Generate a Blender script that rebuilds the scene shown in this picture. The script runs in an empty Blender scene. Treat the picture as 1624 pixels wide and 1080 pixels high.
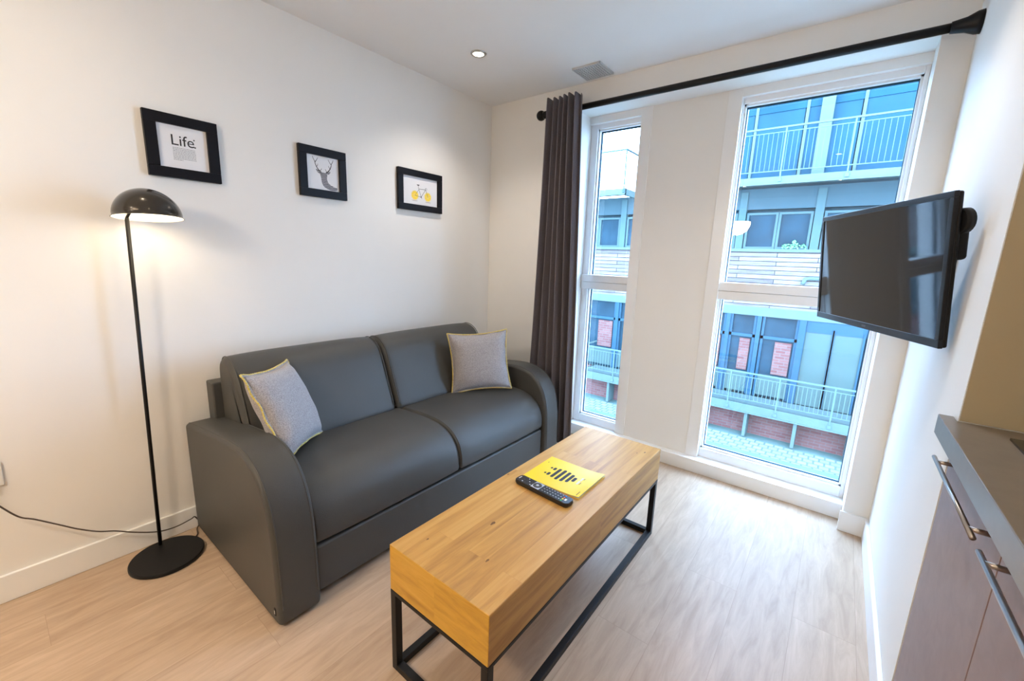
import bpy, bmesh, math, random
from mathutils import Vector, Matrix
random.seed(7)
PI = math.pi
sc = bpy.context.scene
COL = sc.collection
W = 2.515      # right wall plane
H = 2.40       # ceiling height
YE = -1.13     # end of the right wall nib, start of the kitchen alcove
YB = -5.2      # wall behind the camera

# ------------------------------------------------------------------ materials
def nm(name):
    m = bpy.data.materials.new(name); m.use_nodes = True
    nt = m.node_tree; b = nt.nodes['Principled BSDF']
    return m, nt, b
def C4(c): return (c[0], c[1], c[2], 1.0)
def node(nt, t, **kw):
    n = nt.nodes.new(t)
    for k, v in kw.items():
        if hasattr(n, k): setattr(n, k, v)
        else: n.inputs[k].default_value = v
    return n
def coords(nt, scale=(1,1,1), rot=(0,0,0), kind='Object'):
    tc = nt.nodes.new('ShaderNodeTexCoord'); mp = nt.nodes.new('ShaderNodeMapping')
    mp.inputs['Scale'].default_value = scale; mp.inputs['Rotation'].default_value = rot
    nt.links.new(tc.outputs[kind], mp.inputs['Vector']); return mp.outputs['Vector']
def ramp(nt, fac, stops):
    r = nt.nodes.new('ShaderNodeValToRGB'); e = r.color_ramp.elements
    while len(e) < len(stops): e.new(0.5)
    for el, (p, c) in zip(e, stops): el.position = p; el.color = C4(c)
    nt.links.new(fac, r.inputs['Fac']); return r.outputs['Color']
def bump(nt, b, h, strength=0.1, dist=0.002):
    bp = nt.nodes.new('ShaderNodeBump'); bp.inputs['Strength'].default_value = strength
    bp.inputs['Distance'].default_value = dist
    nt.links.new(h, bp.inputs['Height']); nt.links.new(bp.outputs['Normal'], b.inputs['Normal'])
def plain(name, col, rough=0.5, metal=0.0, var=0.04, nscale=8.0, bmp=0.0, spec=0.5, coat=0.0, bscale=None):
    m, nt, b = nm(name)
    v = coords(nt)
    n = node(nt, 'ShaderNodeTexNoise'); n.inputs['Scale'].default_value = nscale; n.inputs['Detail'].default_value = 4
    nt.links.new(v, n.inputs['Vector'])
    c = ramp(nt, n.outputs['Fac'], [(0.3, [x*(1-var) for x in col]), (0.7, [min(1, x*(1+var)) for x in col])])
    nt.links.new(c, b.inputs['Base Color'])
    b.inputs['Roughness'].default_value = rough; b.inputs['Metallic'].default_value = metal
    b.inputs['Specular IOR Level'].default_value = spec
    b.inputs['Coat Weight'].default_value = coat
    if bmp:
        n2 = node(nt, 'ShaderNodeTexNoise'); n2.inputs['Scale'].default_value = bscale or nscale*20
        nt.links.new(v, n2.inputs['Vector']); bump(nt, b, n2.outputs['Fac'], bmp)
    return m
def emit(name, col, s):
    m, nt, b = nm(name)
    b.inputs['Base Color'].default_value = C4(col)
    b.inputs['Emission Color'].default_value = C4(col); b.inputs['Emission Strength'].default_value = s
    return m

M = {}
M['wall'] = plain('wall_paint', (0.86, 0.84, 0.805), 0.65, var=0.012, nscale=3, bmp=0.03, bscale=300, spec=0.3)
M['ceil'] = plain('ceiling_paint', (0.87, 0.86, 0.85), 0.8, var=0.01, nscale=3, spec=0.2)
M['trim'] = plain('white_gloss_trim', (0.88, 0.875, 0.86), 0.32, var=0.01)
M['frame'] = plain('white_window_frame', (0.88, 0.89, 0.9), 0.3, var=0.01)
M['beige'] = plain('beige_panel', (0.408, 0.336, 0.216), 0.45, var=0.05, nscale=2)
M['black'] = plain('black_powder_coat', (0.008, 0.008, 0.009), 0.42, var=0.1, spec=0.25)
M['lampblack'] = plain('black_gloss_lacquer', (0.045, 0.04, 0.035), 0.22, metal=0.6, var=0.05, coat=0.4)
M['framewood'] = plain('black_frame_lacquer', (0.006, 0.006, 0.009), 0.45, var=0.1, spec=0.2)
M['paper'] = plain('art_paper', (0.80, 0.80, 0.82), 0.6, var=0.01)
M['ink'] = plain('black_ink', (0.015, 0.015, 0.018), 0.6, var=0.05)
M['greyink'] = plain('grey_ink', (0.28, 0.28, 0.30), 0.6, var=0.05)
M['yellow'] = plain('yellow_cover', (0.95, 0.68, 0.012), 0.38, var=0.02)
M['white'] = plain('white_plastic', (0.82, 0.82, 0.80), 0.35, var=0.01)
M['steel'] = plain('brushed_steel', (0.55, 0.54, 0.53), 0.28, metal=1.0, var=0.05, nscale=40)
M['bronze'] = plain('handle_metal', (0.40, 0.36, 0.33), 0.30, metal=1.0, var=0.05)
M['worktop'] = plain('taupe_worktop', (0.2, 0.165, 0.13), 0.34, var=0.05, nscale=30)
M['cord'] = plain('brown_cord', (0.07, 0.05, 0.04), 0.5)
M['remote'] = plain('remote_black', (0.012, 0.012, 0.014), 0.35)
M['button'] = plain('rubber_button', (0.07, 0.07, 0.075), 0.5)
M['silver'] = plain('silver_plastic', (0.62, 0.65, 0.72), 0.3, metal=0.3)
M['red'] = plain('red_button', (0.8, 0.10, 0.03), 0.5)
M['green'] = plain('green_button', (0.05, 0.45, 0.15), 0.5)
M['blue'] = plain('blue_button', (0.04, 0.2, 0.7), 0.5)
M['screen'] = plain('tv_screen', (0.012, 0.012, 0.013), 0.05, var=0.02, spec=0.36)
M['bezel'] = plain('tv_bezel', (0.010, 0.011, 0.014), 0.3, var=0.02, spec=0.25)
M['tvback'] = plain('tv_back', (0.008, 0.008, 0.009), 0.5, var=0.05, spec=0.25)
M['glow'] = emit('downlight_glow', (1.0, 0.86, 0.66), 14)
M['bulb'] = emit('bulb_glow', (1.0, 0.86, 0.62), 14)
M['inner'] = plain('shade_white_inside', (0.9, 0.88, 0.84), 0.5, var=0.01)
M['vent'] = plain('vent_grey', (0.567, 0.567, 0.567), 0.5)
M['ventdark'] = plain('vent_dark', (0.08, 0.08, 0.08), 0.7)
M['sink'] = plain('black_hob_glass', (0.012, 0.010, 0.009), 0.1)

def leather():
    m, nt, b = nm('grey_leatherette')
    v = coords(nt)
    n = node(nt, 'ShaderNodeTexNoise'); n.inputs['Scale'].default_value = 3; nt.links.new(v, n.inputs['Vector'])
    c = ramp(nt, n.outputs['Fac'], [(0.3, (0.060, 0.059, 0.056)), (0.7, (0.070, 0.068, 0.063))])
    nt.links.new(c, b.inputs['Base Color']); b.inputs['Roughness'].default_value = 0.45
    b.inputs['Specular IOR Level'].default_value = 0.36
    vo = node(nt, 'ShaderNodeTexVoronoi'); vo.inputs['Scale'].default_value = 420; nt.links.new(v, vo.inputs['Vector'])
    n2 = node(nt, 'ShaderNodeTexNoise'); n2.inputs['Scale'].default_value = 7; n2.inputs['Detail'].default_value = 3; nt.links.new(v, n2.inputs['Vector'])
    mx = node(nt, 'ShaderNodeMath', operation='MULTIPLY_ADD'); nt.links.new(n2.outputs['Fac'], mx.inputs[0]); mx.inputs[1].default_value = 3.0
    nt.links.new(vo.outputs['Distance'], mx.inputs[2])
    bump(nt, b, mx.outputs[0], 0.22, 0.002)
    return m
M['leather'] = leather()
def fabric(name, c1, c2, scale=500, rough=0.9):
    m, nt, b = nm(name)
    v = coords(nt)
    n = node(nt, 'ShaderNodeTexNoise'); n.inputs['Scale'].default_value = scale; n.inputs['Detail'].default_value = 2; nt.links.new(v, n.inputs['Vector'])
    c = ramp(nt, n.outputs['Fac'], [(0.35, c1), (0.65, c2)])
    nt.links.new(c, b.inputs['Base Color']); b.inputs['Roughness'].default_value = rough
    b.inputs['Sheen Weight'].default_value = 0.15
    b.inputs['Specular IOR Level'].default_value = 0.2
    bump(nt, b, n.outputs['Fac'], 0.3, 0.001)
    return m
M['curtain'] = fabric('charcoal_curtain', (0.110, 0.098, 0.110), (0.160, 0.140, 0.156), 350)
M['pillow'] = fabric('grey_wool', (0.28, 0.265, 0.275), (0.44, 0.42, 0.43), 260)
M['piping'] = fabric('mustard_piping', (0.62, 0.46, 0.05), (0.72, 0.60, 0.28), 160)

def planks(name, cols, pw, pl, along='y', gap=0.0012, rough=0.45, grain=(0.9, 14), gapcol=None, contrast=0.25, bmp=0.05):
    """boards running along one axis: brick texture for the layout, stretched noise for the grain"""
    m, nt, b = nm(name)
    L = nt.links
    rot = (0, 0, PI/2) if along == 'y' else (0, 0, 0)
    v = coords(nt, (1,1,1), rot)
    br = node(nt, 'ShaderNodeTexBrick'); br.offset = 0.37; br.offset_frequency = 2
    br.inputs['Scale'].default_value = 1.0; br.inputs['Brick Width'].default_value = pl; br.inputs['Row Height'].default_value = pw
    br.inputs['Mortar Size'].default_value = gap; br.inputs['Bias'].default_value = 0
    br.inputs['Color1'].default_value = (0,0,0,1); br.inputs['Color2'].default_value = (1,1,1,1); br.inputs['Mortar'].default_value = (0.5,0.5,0.5,1)
    L.new(v, br.inputs['Vector'])
    sx = node(nt, 'ShaderNodeMapping'); sx.inputs['Scale'].default_value = (grain[0], grain[1], grain[1]); L.new(v, sx.inputs['Vector'])
    # shift the grain per board
    sh = node(nt, 'ShaderNodeVectorMath', operation='MULTIPLY_ADD'); L.new(br.outputs['Color'], sh.inputs[0])
    sh.inputs[1].default_value = (7, 3, 5); L.new(sx.outputs[0], sh.inputs[2])
    n = node(nt, 'ShaderNodeTexNoise'); n.inputs['Scale'].default_value = 1.6; n.inputs['Detail'].default_value = 8; n.inputs['Roughness'].default_value = 0.62
    n.inputs['Distortion'].default_value = 0.6
    L.new(sh.outputs[0], n.inputs['Vector'])
    a = node(nt, 'ShaderNodeMath', operation='MULTIPLY_ADD'); L.new(br.outputs['Color'], a.inputs[0]); a.inputs[1].default_value = contrast
    sub = node(nt, 'ShaderNodeMath', operation='SUBTRACT'); L.new(n.outputs['Fac'], sub.inputs[0]); sub.inputs[1].default_value = contrast/2
    L.new(sub.outputs[0], a.inputs[2])
    c = ramp(nt, a.outputs[0], [(0.25, cols[0]), (0.5, cols[1]), (0.75, cols[2])])
    mixn = node(nt, 'ShaderNodeMix', data_type='RGBA'); L.new(br.outputs['Fac'], mixn.inputs[0]); L.new(c, mixn.inputs[6])
    mixn.inputs[7].default_value = C4(gapcol or [x*0.45 for x in cols[0]])
    L.new(mixn.outputs[2], b.inputs['Base Color'])
    b.inputs['Roughness'].default_value = rough
    bump(nt, b, n.outputs['Fac'], bmp, 0.001)
    return m
M['floor'] = planks('oak_laminate_floor', [(0.40, 0.285, 0.195), (0.50, 0.37, 0.262), (0.60, 0.455, 0.335)], 0.19, 1.28, rough=0.42, grain=(3.0, 20), gap=0.0006, contrast=0.12, gapcol=(0.36, 0.25, 0.17))
M['tablewood'] = planks('solid_oak_block', [(0.36, 0.175, 0.042), (0.57, 0.31, 0.078), (0.67, 0.40, 0.13)], 0.066, 0.75, rough=0.48, grain=(1.3, 17), gap=0.0002, contrast=0.22, gapcol=(0.40, 0.21, 0.07))
M['tablewoodlitend'] = planks('solid_oak_block_lit_end', [(0.46, 0.235, 0.025), (0.64, 0.36, 0.045), (0.72, 0.43, 0.08)], 0.9, 3.0, along='x', rough=0.42, grain=(3, 20), gap=0.0, contrast=0.1)  # end faces: yellower, lighter oak, warm light put into the colour
M['cabinet'] = planks('brown_wood_laminate', [(0.215, 0.135, 0.120), (0.245, 0.158, 0.140), (0.275, 0.180, 0.162)], 3.0, 5.0, rough=0.45, grain=(14, 14), gap=0.0, contrast=0.05, bmp=0.02)

def glass():
    m = bpy.data.materials.new('window_glass'); m.use_nodes = True
    nt = m.node_tree; nt.nodes.clear(); L = nt.links
    o = nt.nodes.new('ShaderNodeOutputMaterial'); mx = nt.nodes.new('ShaderNodeMixShader')
    t = nt.nodes.new('ShaderNodeBsdfTransparent'); g = nt.nodes.new('ShaderNodeBsdfGlossy')
    t.inputs['Color'].default_value = (0.95, 0.985, 1.0, 1); g.inputs['Roughness'].default_value = 0.004
    lw = nt.nodes.new('ShaderNodeLayerWeight'); lw.inputs['Blend'].default_value = 0.5      # Schlick fresnel, same from both sides
    p = node(nt, 'ShaderNodeMath', operation='POWER'); L.new(lw.outputs['Facing'], p.inputs[0]); p.inputs[1].default_value = 5.0
    f = node(nt, 'ShaderNodeMath', operation='MULTIPLY_ADD'); L.new(p.outputs[0], f.inputs[0]); f.inputs[1].default_value = 0.96; f.inputs[2].default_value = 0.04
    L.new(f.outputs[0], mx.inputs[0]); L.new(t.outputs[0], mx.inputs[1]); L.new(g.outputs[0], mx.inputs[2])
    L.new(mx.outputs[0], o.inputs['Surface'])
    return m
M['glass'] = glass()
# outside
M['osteel'] = plain('pale_painted_steel', (0.07772, 0.1083, 0.1023), 0.5, var=0.06, nscale=3, spec=0.04)
M['orail'] = plain('galvanised_rail', (0.08178, 0.1195, 0.1051), 0.45, var=0.04, spec=0.04)
M['oframe'] = plain('blue_grey_window_frame', (0.05507, 0.08653, 0.08818), 0.5, var=0.05, nscale=2, spec=0.04)
M['opanel'] = plain('blue_grey_panel', (0.04131, 0.06676, 0.07494), 0.5, var=0.07, nscale=2, spec=0.04)
M['odark'] = plain('dark_window_glass', (0.0147, 0.03297, 0.04524), 0.08, var=0.3, nscale=1.5, spec=0.04)
M['oblue'] = plain('upper_glazing', (0.01382, 0.04974, 0.07545), 0.15, var=0.2, nscale=0.8, spec=0.04)
M['owhite'] = plain('white_blind', (0.05595, 0.08253, 0.07564), 0.4, var=0.08, nscale=1, spec=0.04)
M['opost'] = plain('dark_blue_post', (0.02488, 0.05844, 0.08482), 0.5, var=0.05, spec=0.04)
M['oground'] = plain('pale_paving', (0.08531, 0.1269, 0.1132), 0.8, var=0.12, nscale=2, spec=0.04)
M['oplant'] = plain('green_leaves', (0.1368, 0.4104, 0.1634), 0.7, spec=0.04)
M['ocobble'] = None
def brick(name, c1, c2, mort, s=1.0, rot=(PI/2, 0, 0), bw=0.225, rh=0.075, ms=0.006):
    m, nt, b = nm(name)
    v = coords(nt, (s, s, s), rot)
    br = node(nt, 'ShaderNodeTexBrick'); br.inputs['Scale'].default_value = 1
    br.inputs['Brick Width'].default_value = bw; br.inputs['Row Height'].default_value = rh; br.inputs['Mortar Size'].default_value = ms
    br.inputs['Color1'].default_value = C4(c1); br.inputs['Color2'].default_value = C4(c2); br.inputs['Mortar'].default_value = C4(mort)
    nt.links.new(v, br.inputs['Vector']); nt.links.new(br.outputs['Color'], b.inputs['Base Color'])
    b.inputs['Roughness'].default_value = 0.85; b.inputs['Specular IOR Level'].default_value = 0.03
    return m
M['obrick'] = brick('red_brickwork', (0.120, 0.048, 0.044), (0.150, 0.072, 0.064), (0.120, 0.105, 0.098))
M['ocobble'] = brick('paving_setts', (0.125, 0.154, 0.139), (0.162, 0.190, 0.175), (0.072, 0.095, 0.087), rot=(0,0,0), bw=0.2, rh=0.2, ms=0.02)
def cladding():
    m, nt, b = nm('weathered_timber_cladding'); L = nt.links
    v = coords(nt, (1,1,1), (PI/2, 0, 0))
    br = node(nt, 'ShaderNodeTexBrick'); br.inputs['Scale'].default_value = 1
    br.inputs['Brick Width'].default_value = 1.7; br.inputs['Row Height'].default_value = 0.11; br.inputs['Mortar Size'].default_value = 0.009
    br.inputs['Color1'].default_value = (0.085, 0.068, 0.064, 1); br.inputs['Color2'].default_value = (0.175, 0.158, 0.150, 1); br.inputs['Mortar'].default_value = (0.030, 0.024, 0.026, 1)
    br.inputs['Bias'].default_value = 0.2
    L.new(v, br.inputs['Vector'])
    mp = node(nt, 'ShaderNodeMapping'); mp.inputs['Scale'].default_value = (1.5, 18, 1); L.new(v, mp.inputs['Vector'])
    n = node(nt, 'ShaderNodeTexNoise'); n.inputs['Scale'].default_value = 1.4; n.inputs['Detail'].default_value = 5; L.new(mp.outputs[0], n.inputs['Vector'])
    c = ramp(nt, n.outputs['Fac'], [(0.3, (0.55, 0.5, 0.5)), (0.6, (1, 1, 1))])
    mx = node(nt, 'ShaderNodeMix', data_type='RGBA', blend_type='MULTIPLY'); mx.inputs[0].default_value = 0.8
    L.new(br.outputs['Color'], mx.inputs[6]); L.new(c, mx.inputs[7]); L.new(mx.outputs[2], b.inputs['Base Color'])
    b.inputs['Roughness'].default_value = 0.8; b.inputs['Specular IOR Level'].default_value = 0.03
    return m
M['oclad'] = cladding()

# ------------------------------------------------------------------ geometry helpers
def link(name, bm, mat, parent=None, smooth=False, loc=None):
    me = bpy.data.meshes.new(name)
    bmesh.ops.recalc_face_normals(bm, faces=bm.faces)
    bm.to_mesh(me); bm.free()
    if smooth:
        for p in me.polygons: p.use_smooth = len(p.vertices) < 20
    o = bpy.data.objects.new(name, me); COL.objects.link(o)
    for m in (mat if isinstance(mat, (list, tuple)) else [mat]): me.materials.append(m)
    if parent: o.parent = parent
    if loc: o.location = loc
    return o
def box(bm, x0, x1, y0, y1, z0, z1, mi=0):
    vs = [bm.verts.new(p) for p in ((x0,y0,z0),(x1,y0,z0),(x1,y1,z0),(x0,y1,z0),(x0,y0,z1),(x1,y0,z1),(x1,y1,z1),(x0,y1,z1))]
    fs = []
    for f in ((0,3,2,1),(4,5,6,7),(0,1,5,4),(1,2,6,5),(2,3,7,6),(3,0,4,7)):
        fc = bm.faces.new([vs[i] for i in f]); fc.material_index = mi; fs.append(fc)
    return fs
def bxs(*bs):
    bm = bmesh.new()
    for b in bs: box(bm, *b)
    return bm
def bevel(o, w=0.003, seg=2, ang=35):
    m = o.modifiers.new('bevel', 'BEVEL'); m.width = w; m.segments = seg; m.limit_method = 'ANGLE'; m.angle_limit = math.radians(ang)
    m.harden_normals = False
    for p in o.data.polygons: p.use_smooth = True
    wn = o.modifiers.new('normals', 'WEIGHTED_NORMAL'); wn.keep_sharp = True
    return o
def tube(bm, pts, r, seg=10, closed=False):
    pts = [Vector(p) for p in pts]; n = len(pts); rings = []
    prev = None
    for i, p in enumerate(pts):
        if closed: t = pts[(i+1) % n] - pts[i-1]
        else: t = pts[min(i+1, n-1)] - pts[max(i-1, 0)]
        t.normalize()
        a = prev if prev is not None else (Vector((0,0,1)) if abs(t.z) < 0.9 else Vector((1,0,0)))
        u = (a - t*a.dot(t)).normalized(); prev = u
        w = t.cross(u)
        rr = r[i] if isinstance(r, (list, tuple)) else r
        rings.append([bm.verts.new(p + (u*math.cos(2*PI*k/seg) + w*math.sin(2*PI*k/seg))*rr) for k in range(seg)])
    m = n if closed else n-1
    for i in range(m):
        A, B = rings[i], rings[(i+1) % n]
        for k in range(seg): bm.faces.new((A[k], A[(k+1)%seg], B[(k+1)%seg], B[k]))
    if not closed:
        bm.faces.new(rings[0][::-1]); bm.faces.new(rings[-1])
def lathe(bm, prof, cx=0, cy=0, cz=0, seg=48, cap=True):
    rings = []
    for r, z in prof:
        if r < 1e-5: rings.append([bm.verts.new((cx, cy, cz+z))])
        else: rings.append([bm.verts.new((cx+r*math.cos(2*PI*k/seg), cy+r*math.sin(2*PI*k/seg), cz+z)) for k in range(seg)])
    for A, B in zip(rings, rings[1:]):
        for k in range(seg):
            k2 = (k+1) % seg
            if len(A) == 1 and len(B) == 1: continue
            if len(A) == 1: bm.faces.new((A[0], B[k2], B[k]))
            elif len(B) == 1: bm.faces.new((A[k], A[k2], B[0]))
            else: bm.faces.new((A[k], A[k2], B[k2], B[k]))
    if cap:
        if len(rings[0]) > 1: bm.faces.new(rings[0][::-1])
        if len(rings[-1]) > 1: bm.faces.new(rings[-1])
def smooth_poly(pts, it=2):
    """open-corner chaikin on a closed 2D polygon"""
    for _ in range(it):
        out = []
        for i, p in enumerate(pts):
            q = pts[(i+1) % len(pts)]
            out.append((p[0]*.75+q[0]*.25, p[1]*.75+q[1]*.25)); out.append((p[0]*.25+q[0]*.75, p[1]*.25+q[1]*.75))
        pts = out
    return pts
def loft(prof, y0, y1, r=0.03, crown=0.0, n=6, mid=12, sm=2, fx=None):
    """closed (x,z) profile swept along y with softly rounded ends and an optional crown"""
    prof = smooth_poly(prof, sm) if sm else list(prof)
    area = sum(a[0]*b[1]-b[0]*a[1] for a, b in zip(prof, prof[1:]+prof[:1]))
    sg = 1 if area > 0 else -1
    N = len(prof); nor = []
    for i in range(N):
        a, b = prof[i-1], prof[(i+1) % N]
        t = Vector((b[0]-a[0], b[1]-a[1])).normalized(); nor.append((t.y*sg, -t.x*sg))
    st = []
    for k in range(n+1):
        a = PI/2*(1-k/n); st.append((y0 + r*(1-math.sin(a)), r*(1-math.cos(a)) if False else r*(1-math.cos(a))))
    st = [(y0 + r*(1-math.cos(PI/2*k/n)), r*(1-math.sin(PI/2*k/n))) for k in range(n+1)]
    for k in range(1, mid): st.append((y0+r+(y1-y0-2*r)*k/mid, 0))
    st += [(y1 - r*(1-math.cos(PI/2*k/n)), r*(1-math.sin(PI/2*k/n))) for k in range(n, -1, -1)]
    bm = bmesh.new(); rings = []
    for y, ins in st:
        t = (y-y0)/(y1-y0); cr = crown*(1-(2*t-1)**4)
        ring = []
        for p, nn in zip(prof, nor):
            d = cr-ins
            q = (p[0]+nn[0]*d, y, p[1]+nn[1]*d)
            if fx: q = fx(q)
            ring.append(bm.verts.new(q))
        rings.append(ring)
    for A, B in zip(rings, rings[1:]):
        for k in range(N): bm.faces.new((A[k], A[(k+1) % N], B[(k+1) % N], B[k]))
    bm.faces.new(rings[0]); bm.faces.new(rings[-1][::-1])
    return bm
def prop(o, label=None, cat=None, group=None, kind=None):
    if label: o['label'] = label
    if cat: o['category'] = cat
    if group: o['group'] = group
    if kind: o['kind'] = kind
    return o
def thing(name, label, cat, loc=(0,0,0), rot=(0,0,0), group=None):
    o = bpy.data.objects.new(name, None); COL.objects.link(o); o.location = loc; o.rotation_euler = rot
    o.empty_display_size = 0.1
    return prop(o, label, cat, group)
def struct(name, bm, mat, parent=None, bev=0):
    o = link(name, bm, mat, parent)
    if not parent: o['kind'] = 'structure'
    if bev: bevel(o, bev)
    return o
def copy_tree(o, parent=None):
    c = o.copy(); COL.objects.link(c); c.parent = parent
    for ch in list(o.children): copy_tree(ch, c)
    return c

# ------------------------------------------------------------------ room shell
RX0, RX1, RT = 0.745, 2.415, 2.243          # window recess
struct('floor', bxs((-0.15, W+0.9, YB-0.1, 0.36, -0.08, 0.0)), M['floor'])
struct('ceiling', bxs((-0.15, W+0.9, YB-0.1, 0.36, H, H+0.12)), M['ceil'])
struct('wall_left', bxs((-0.15, 0.0, YB-0.1, 0.0, 0, H)), M['wall'])
struct('wall_window', bxs((-0.15, RX0, 0.0, 0.36, 0, H), (RX1, W+0.9, 0.0, 0.36, 0, H), (RX0, RX1, 0.0, 0.36, RT, H)), M['wall'])
struct('wall_right', bxs((W, W+0.9, YE, 0.0, 0, H)), M['wall'])
struct('wall_alcove', bxs((W+0.62, W+0.9, YB-0.1, YE, 0, H)), M['wall'])
struct('wall_back', bxs((-0.15, W+0.9, YB-0.1, YB, 0, H)), M['wall'])
struct('trim_beige_panel', bxs((W+0.001, W+0.62, YE-0.006, YE, 0.952, H)), M['beige'])  # beige panel over the alcove end wall
# centre pier between the two windows with its cover strips
struct('trim_pier', bxs((1.175, 1.60, 0.160, 0.36, 0.085, RT)), M['wall'])
struct('trim_pier_strip_left', bxs((1.105, 1.175, 0.155, 0.36, 0.085, RT)), M['trim'], bev=0.002)
struct('trim_pier_strip_right', bxs((1.600, 1.672, 0.155, 0.36, 0.085, RT)), M['trim'], bev=0.002)
struct('trim_header', bxs((RX0, 1.105, 0.157, 0.36, 2.200, RT), (1.672, RX1, 0.157, 0.36, 2.200, RT)), M['trim'])
struct('trim_sill', bxs((RX0, RX1, 0.105, 0.36, 0.0, 0.085)), M['trim'], bev=0.003)
def skirt(name, x0, x1, y0, y1):
    struct(name, bxs((x0, x1, y0, y1, 0, 0.105)), M['trim'], bev=0.003)
skirt('baseboard_left', 0, 0.014, YB, 0)
skirt('baseboard_window', 0.014, RX0, -0.014, 0)
skirt('baseboard_pier', RX1-0.012, W, -0.014, 0.0)
skirt('baseboard_right', W-0.014, W, YE, -0.014)

# windows
def window(name, x0, x1, gx0, gx1):
    w = bpy.data.objects.new(name, None); COL.objects.link(w); w['kind'] = 'structure'; w.location = (0,0,0)
    y0, y1 = 0.185, 0.25
    gz0, gz1 = 0.143, 2.170
    fr = link('window_frame', bxs((x0, gx0, y0, y1, 0.085, RT-.04), (gx1, x1, y0, y1, 0.085, RT-.04), (gx0, gx1, y0, y1, gz1, RT-.04), (gx0, gx1, y0, y1, 0.085, gz0)), M['frame'], w)
    bevel(fr, 0.003)
    e = 0.010
    bd = link('glazing_bead', bxs(
        (gx0, gx0+e, y0+0.014, y1, gz0, gz1), (gx1-e, gx1, y0+0.014, y1, gz0, gz1),
        (gx0, gx1, y0+0.014, y1, gz1-e, gz1), (gx0, gx1, y0+0.014, y1, gz0, gz0+e)), M['frame'], w)
    link('gasket', bxs(
        (gx0+e, gx0+e+0.003, 0.222, 0.24, gz0+e, gz1-e), (gx1-e-0.003, gx1-e, 0.222, 0.24, gz0+e, gz1-e),
        (gx0+e, gx1-e, 0.222, 0.24, gz1-e-0.006, gz1-e), (gx0+e, gx1-e, 0.222, 0.24, gz0+e, gz0+e+0.003)), M['opost'], w)
    tr = link('transom', bxs((x0+0.002, x1-0.002, 0.165, 0.25, 1.150, 1.200), (x0+0.002, x1-0.002, 0.168, 0.25, 1.098, 1.149)), M['frame'], w)
    bevel(tr, 0.003)
    for z0, z1 in ((gz0, 1.098), (1.200, gz1)):
        link('pane', bxs((gx0, gx1, 0.230, 0.2305, z0, z1)), M['glass'], w)
    return w
window('window_1', RX0, 1.15, 0.795, 1.118)
window('window_2', 1.640, RX1, 1.678, 2.398)

# ------------------------------------------------------------------ lights in the ceiling
def downlight(x, y, label, power, col=(1.0, 0.90, 0.78)):
    t = thing('downlight', label, 'ceiling light', (x, y, H), group='recessed ceiling downlights')
    b = bmesh.new(); lathe(b, [(0.030, -0.002), (0.031, -0.006), (0.040, -0.006), (0.045, -0.001), (0.045, 0.0), (0.030, 0.0)], seg=40, cap=False)
    link('bezel_ring', b, M['steel'], t, True)
    b = bmesh.new(); lathe(b, [(0.0, -0.003), (0.030, -0.0028)], seg=32, cap=False)
    link('lamp', b, M['glow'], t)
    ld = bpy.data.lights.new('downlight_beam', 'SPOT'); ld.energy = power; ld.color = col
    ld.spot_size = math.radians(150 if y < -1 else 125); ld.spot_blend = 1.0; ld.shadow_soft_size = 0.03
    lo = bpy.data.objects.new('downlight_beam', ld); COL.objects.link(lo); lo.parent = t; lo.location = (0, 0, -0.02)
    return t
PW = 19; PB = 34; WARM = (1.0, 0.83, 0.60)
downlight(0.48, -0.67, 'small round recessed ceiling downlight with bright lamp in front of the curtain corner', PW)
downlight(2.03, -0.67, 'round recessed downlight above the wall television', PW)
downlight(0.48, -2.35, 'round recessed downlight above the left sofa arm and floor lamp', 3, WARM)
downlight(2.03, -2.35, 'round recessed downlight near the kitchen worktop', 7, WARM)
downlight(0.95, -3.9, 'round recessed downlight at the left of the back of the room', PB, WARM)
downlight(2.03, -3.9, 'round recessed downlight at the right of the back of the room', PB, WARM)

# ceiling vent
t = thing('ceiling_vent', 'square grey ceiling air vent grille above the curtain rod', 'vent', (0.905, -0.135, H))
link('backing', bxs((-0.085, 0.085, -0.085, 0.085, -0.004, 0.0)), M['ventdark'], t)
bm = bxs((-0.09, 0.09, -0.09, -0.083, -0.010, 0), (-0.09, 0.09, 0.083, 0.09, -0.010, 0), (-0.09, -0.083, -0.09, 0.09, -0.010, 0), (0.083, 0.09, -0.09, 0.09, -0.010, 0))
link('grille_frame', bm, M['vent'], t)
bm = bmesh.new()
for k in range(11):
    u = -0.075 + 0.150*k/10
    box(bm, u-0.0042, u+0.0042, -0.084, 0.084, -0.009, -0.005)
for k in range(7):
    u = -0.066 + 0.132*k/6
    box(bm, -0.084, 0.084, u-0.0015, u+0.0015, -0.0085, -0.0045)
link('grille', bm, M['vent'], t)

# ------------------------------------------------------------------ curtain rod and curtain
t = thing('curtain_rod', 'long black metal curtain rod with round finial above the windows', 'curtain rod', (0.52, -0.10, 2.225))
b = bmesh.new(); tube(b, [(0.02,0,0), (W-0.52-0.01, 0, 0)], 0.0165, 20); link('rod', b, M['black'], t, True)
b = bmesh.new(); lathe(b, [(0.0, -0.031)] + [(0.031*math.cos(a), 0.031*math.sin(a)) for a in [(-80+10*k)*PI/180 for k in range(17)]] + [(0, 0.031)], seg=28, cap=False); link('finial', b, M['black'], t, True)
b = bmesh.new(); tube(b, [(0.02,0,0), (0.045,0,0)], 0.022, 20); link('finial_collar', b, M['black'], t, True)
b = bmesh.new(); tube(b, [(W-0.52-0.085,0,0), (W-0.52-0.045,0,0), (W-0.52-0.018,0,0), (W-0.52-0.001,0,0)], [0.020, 0.026, 0.038, 0.040], 24); link('wall_socket_cup', b, M['black'], t, True)
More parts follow.
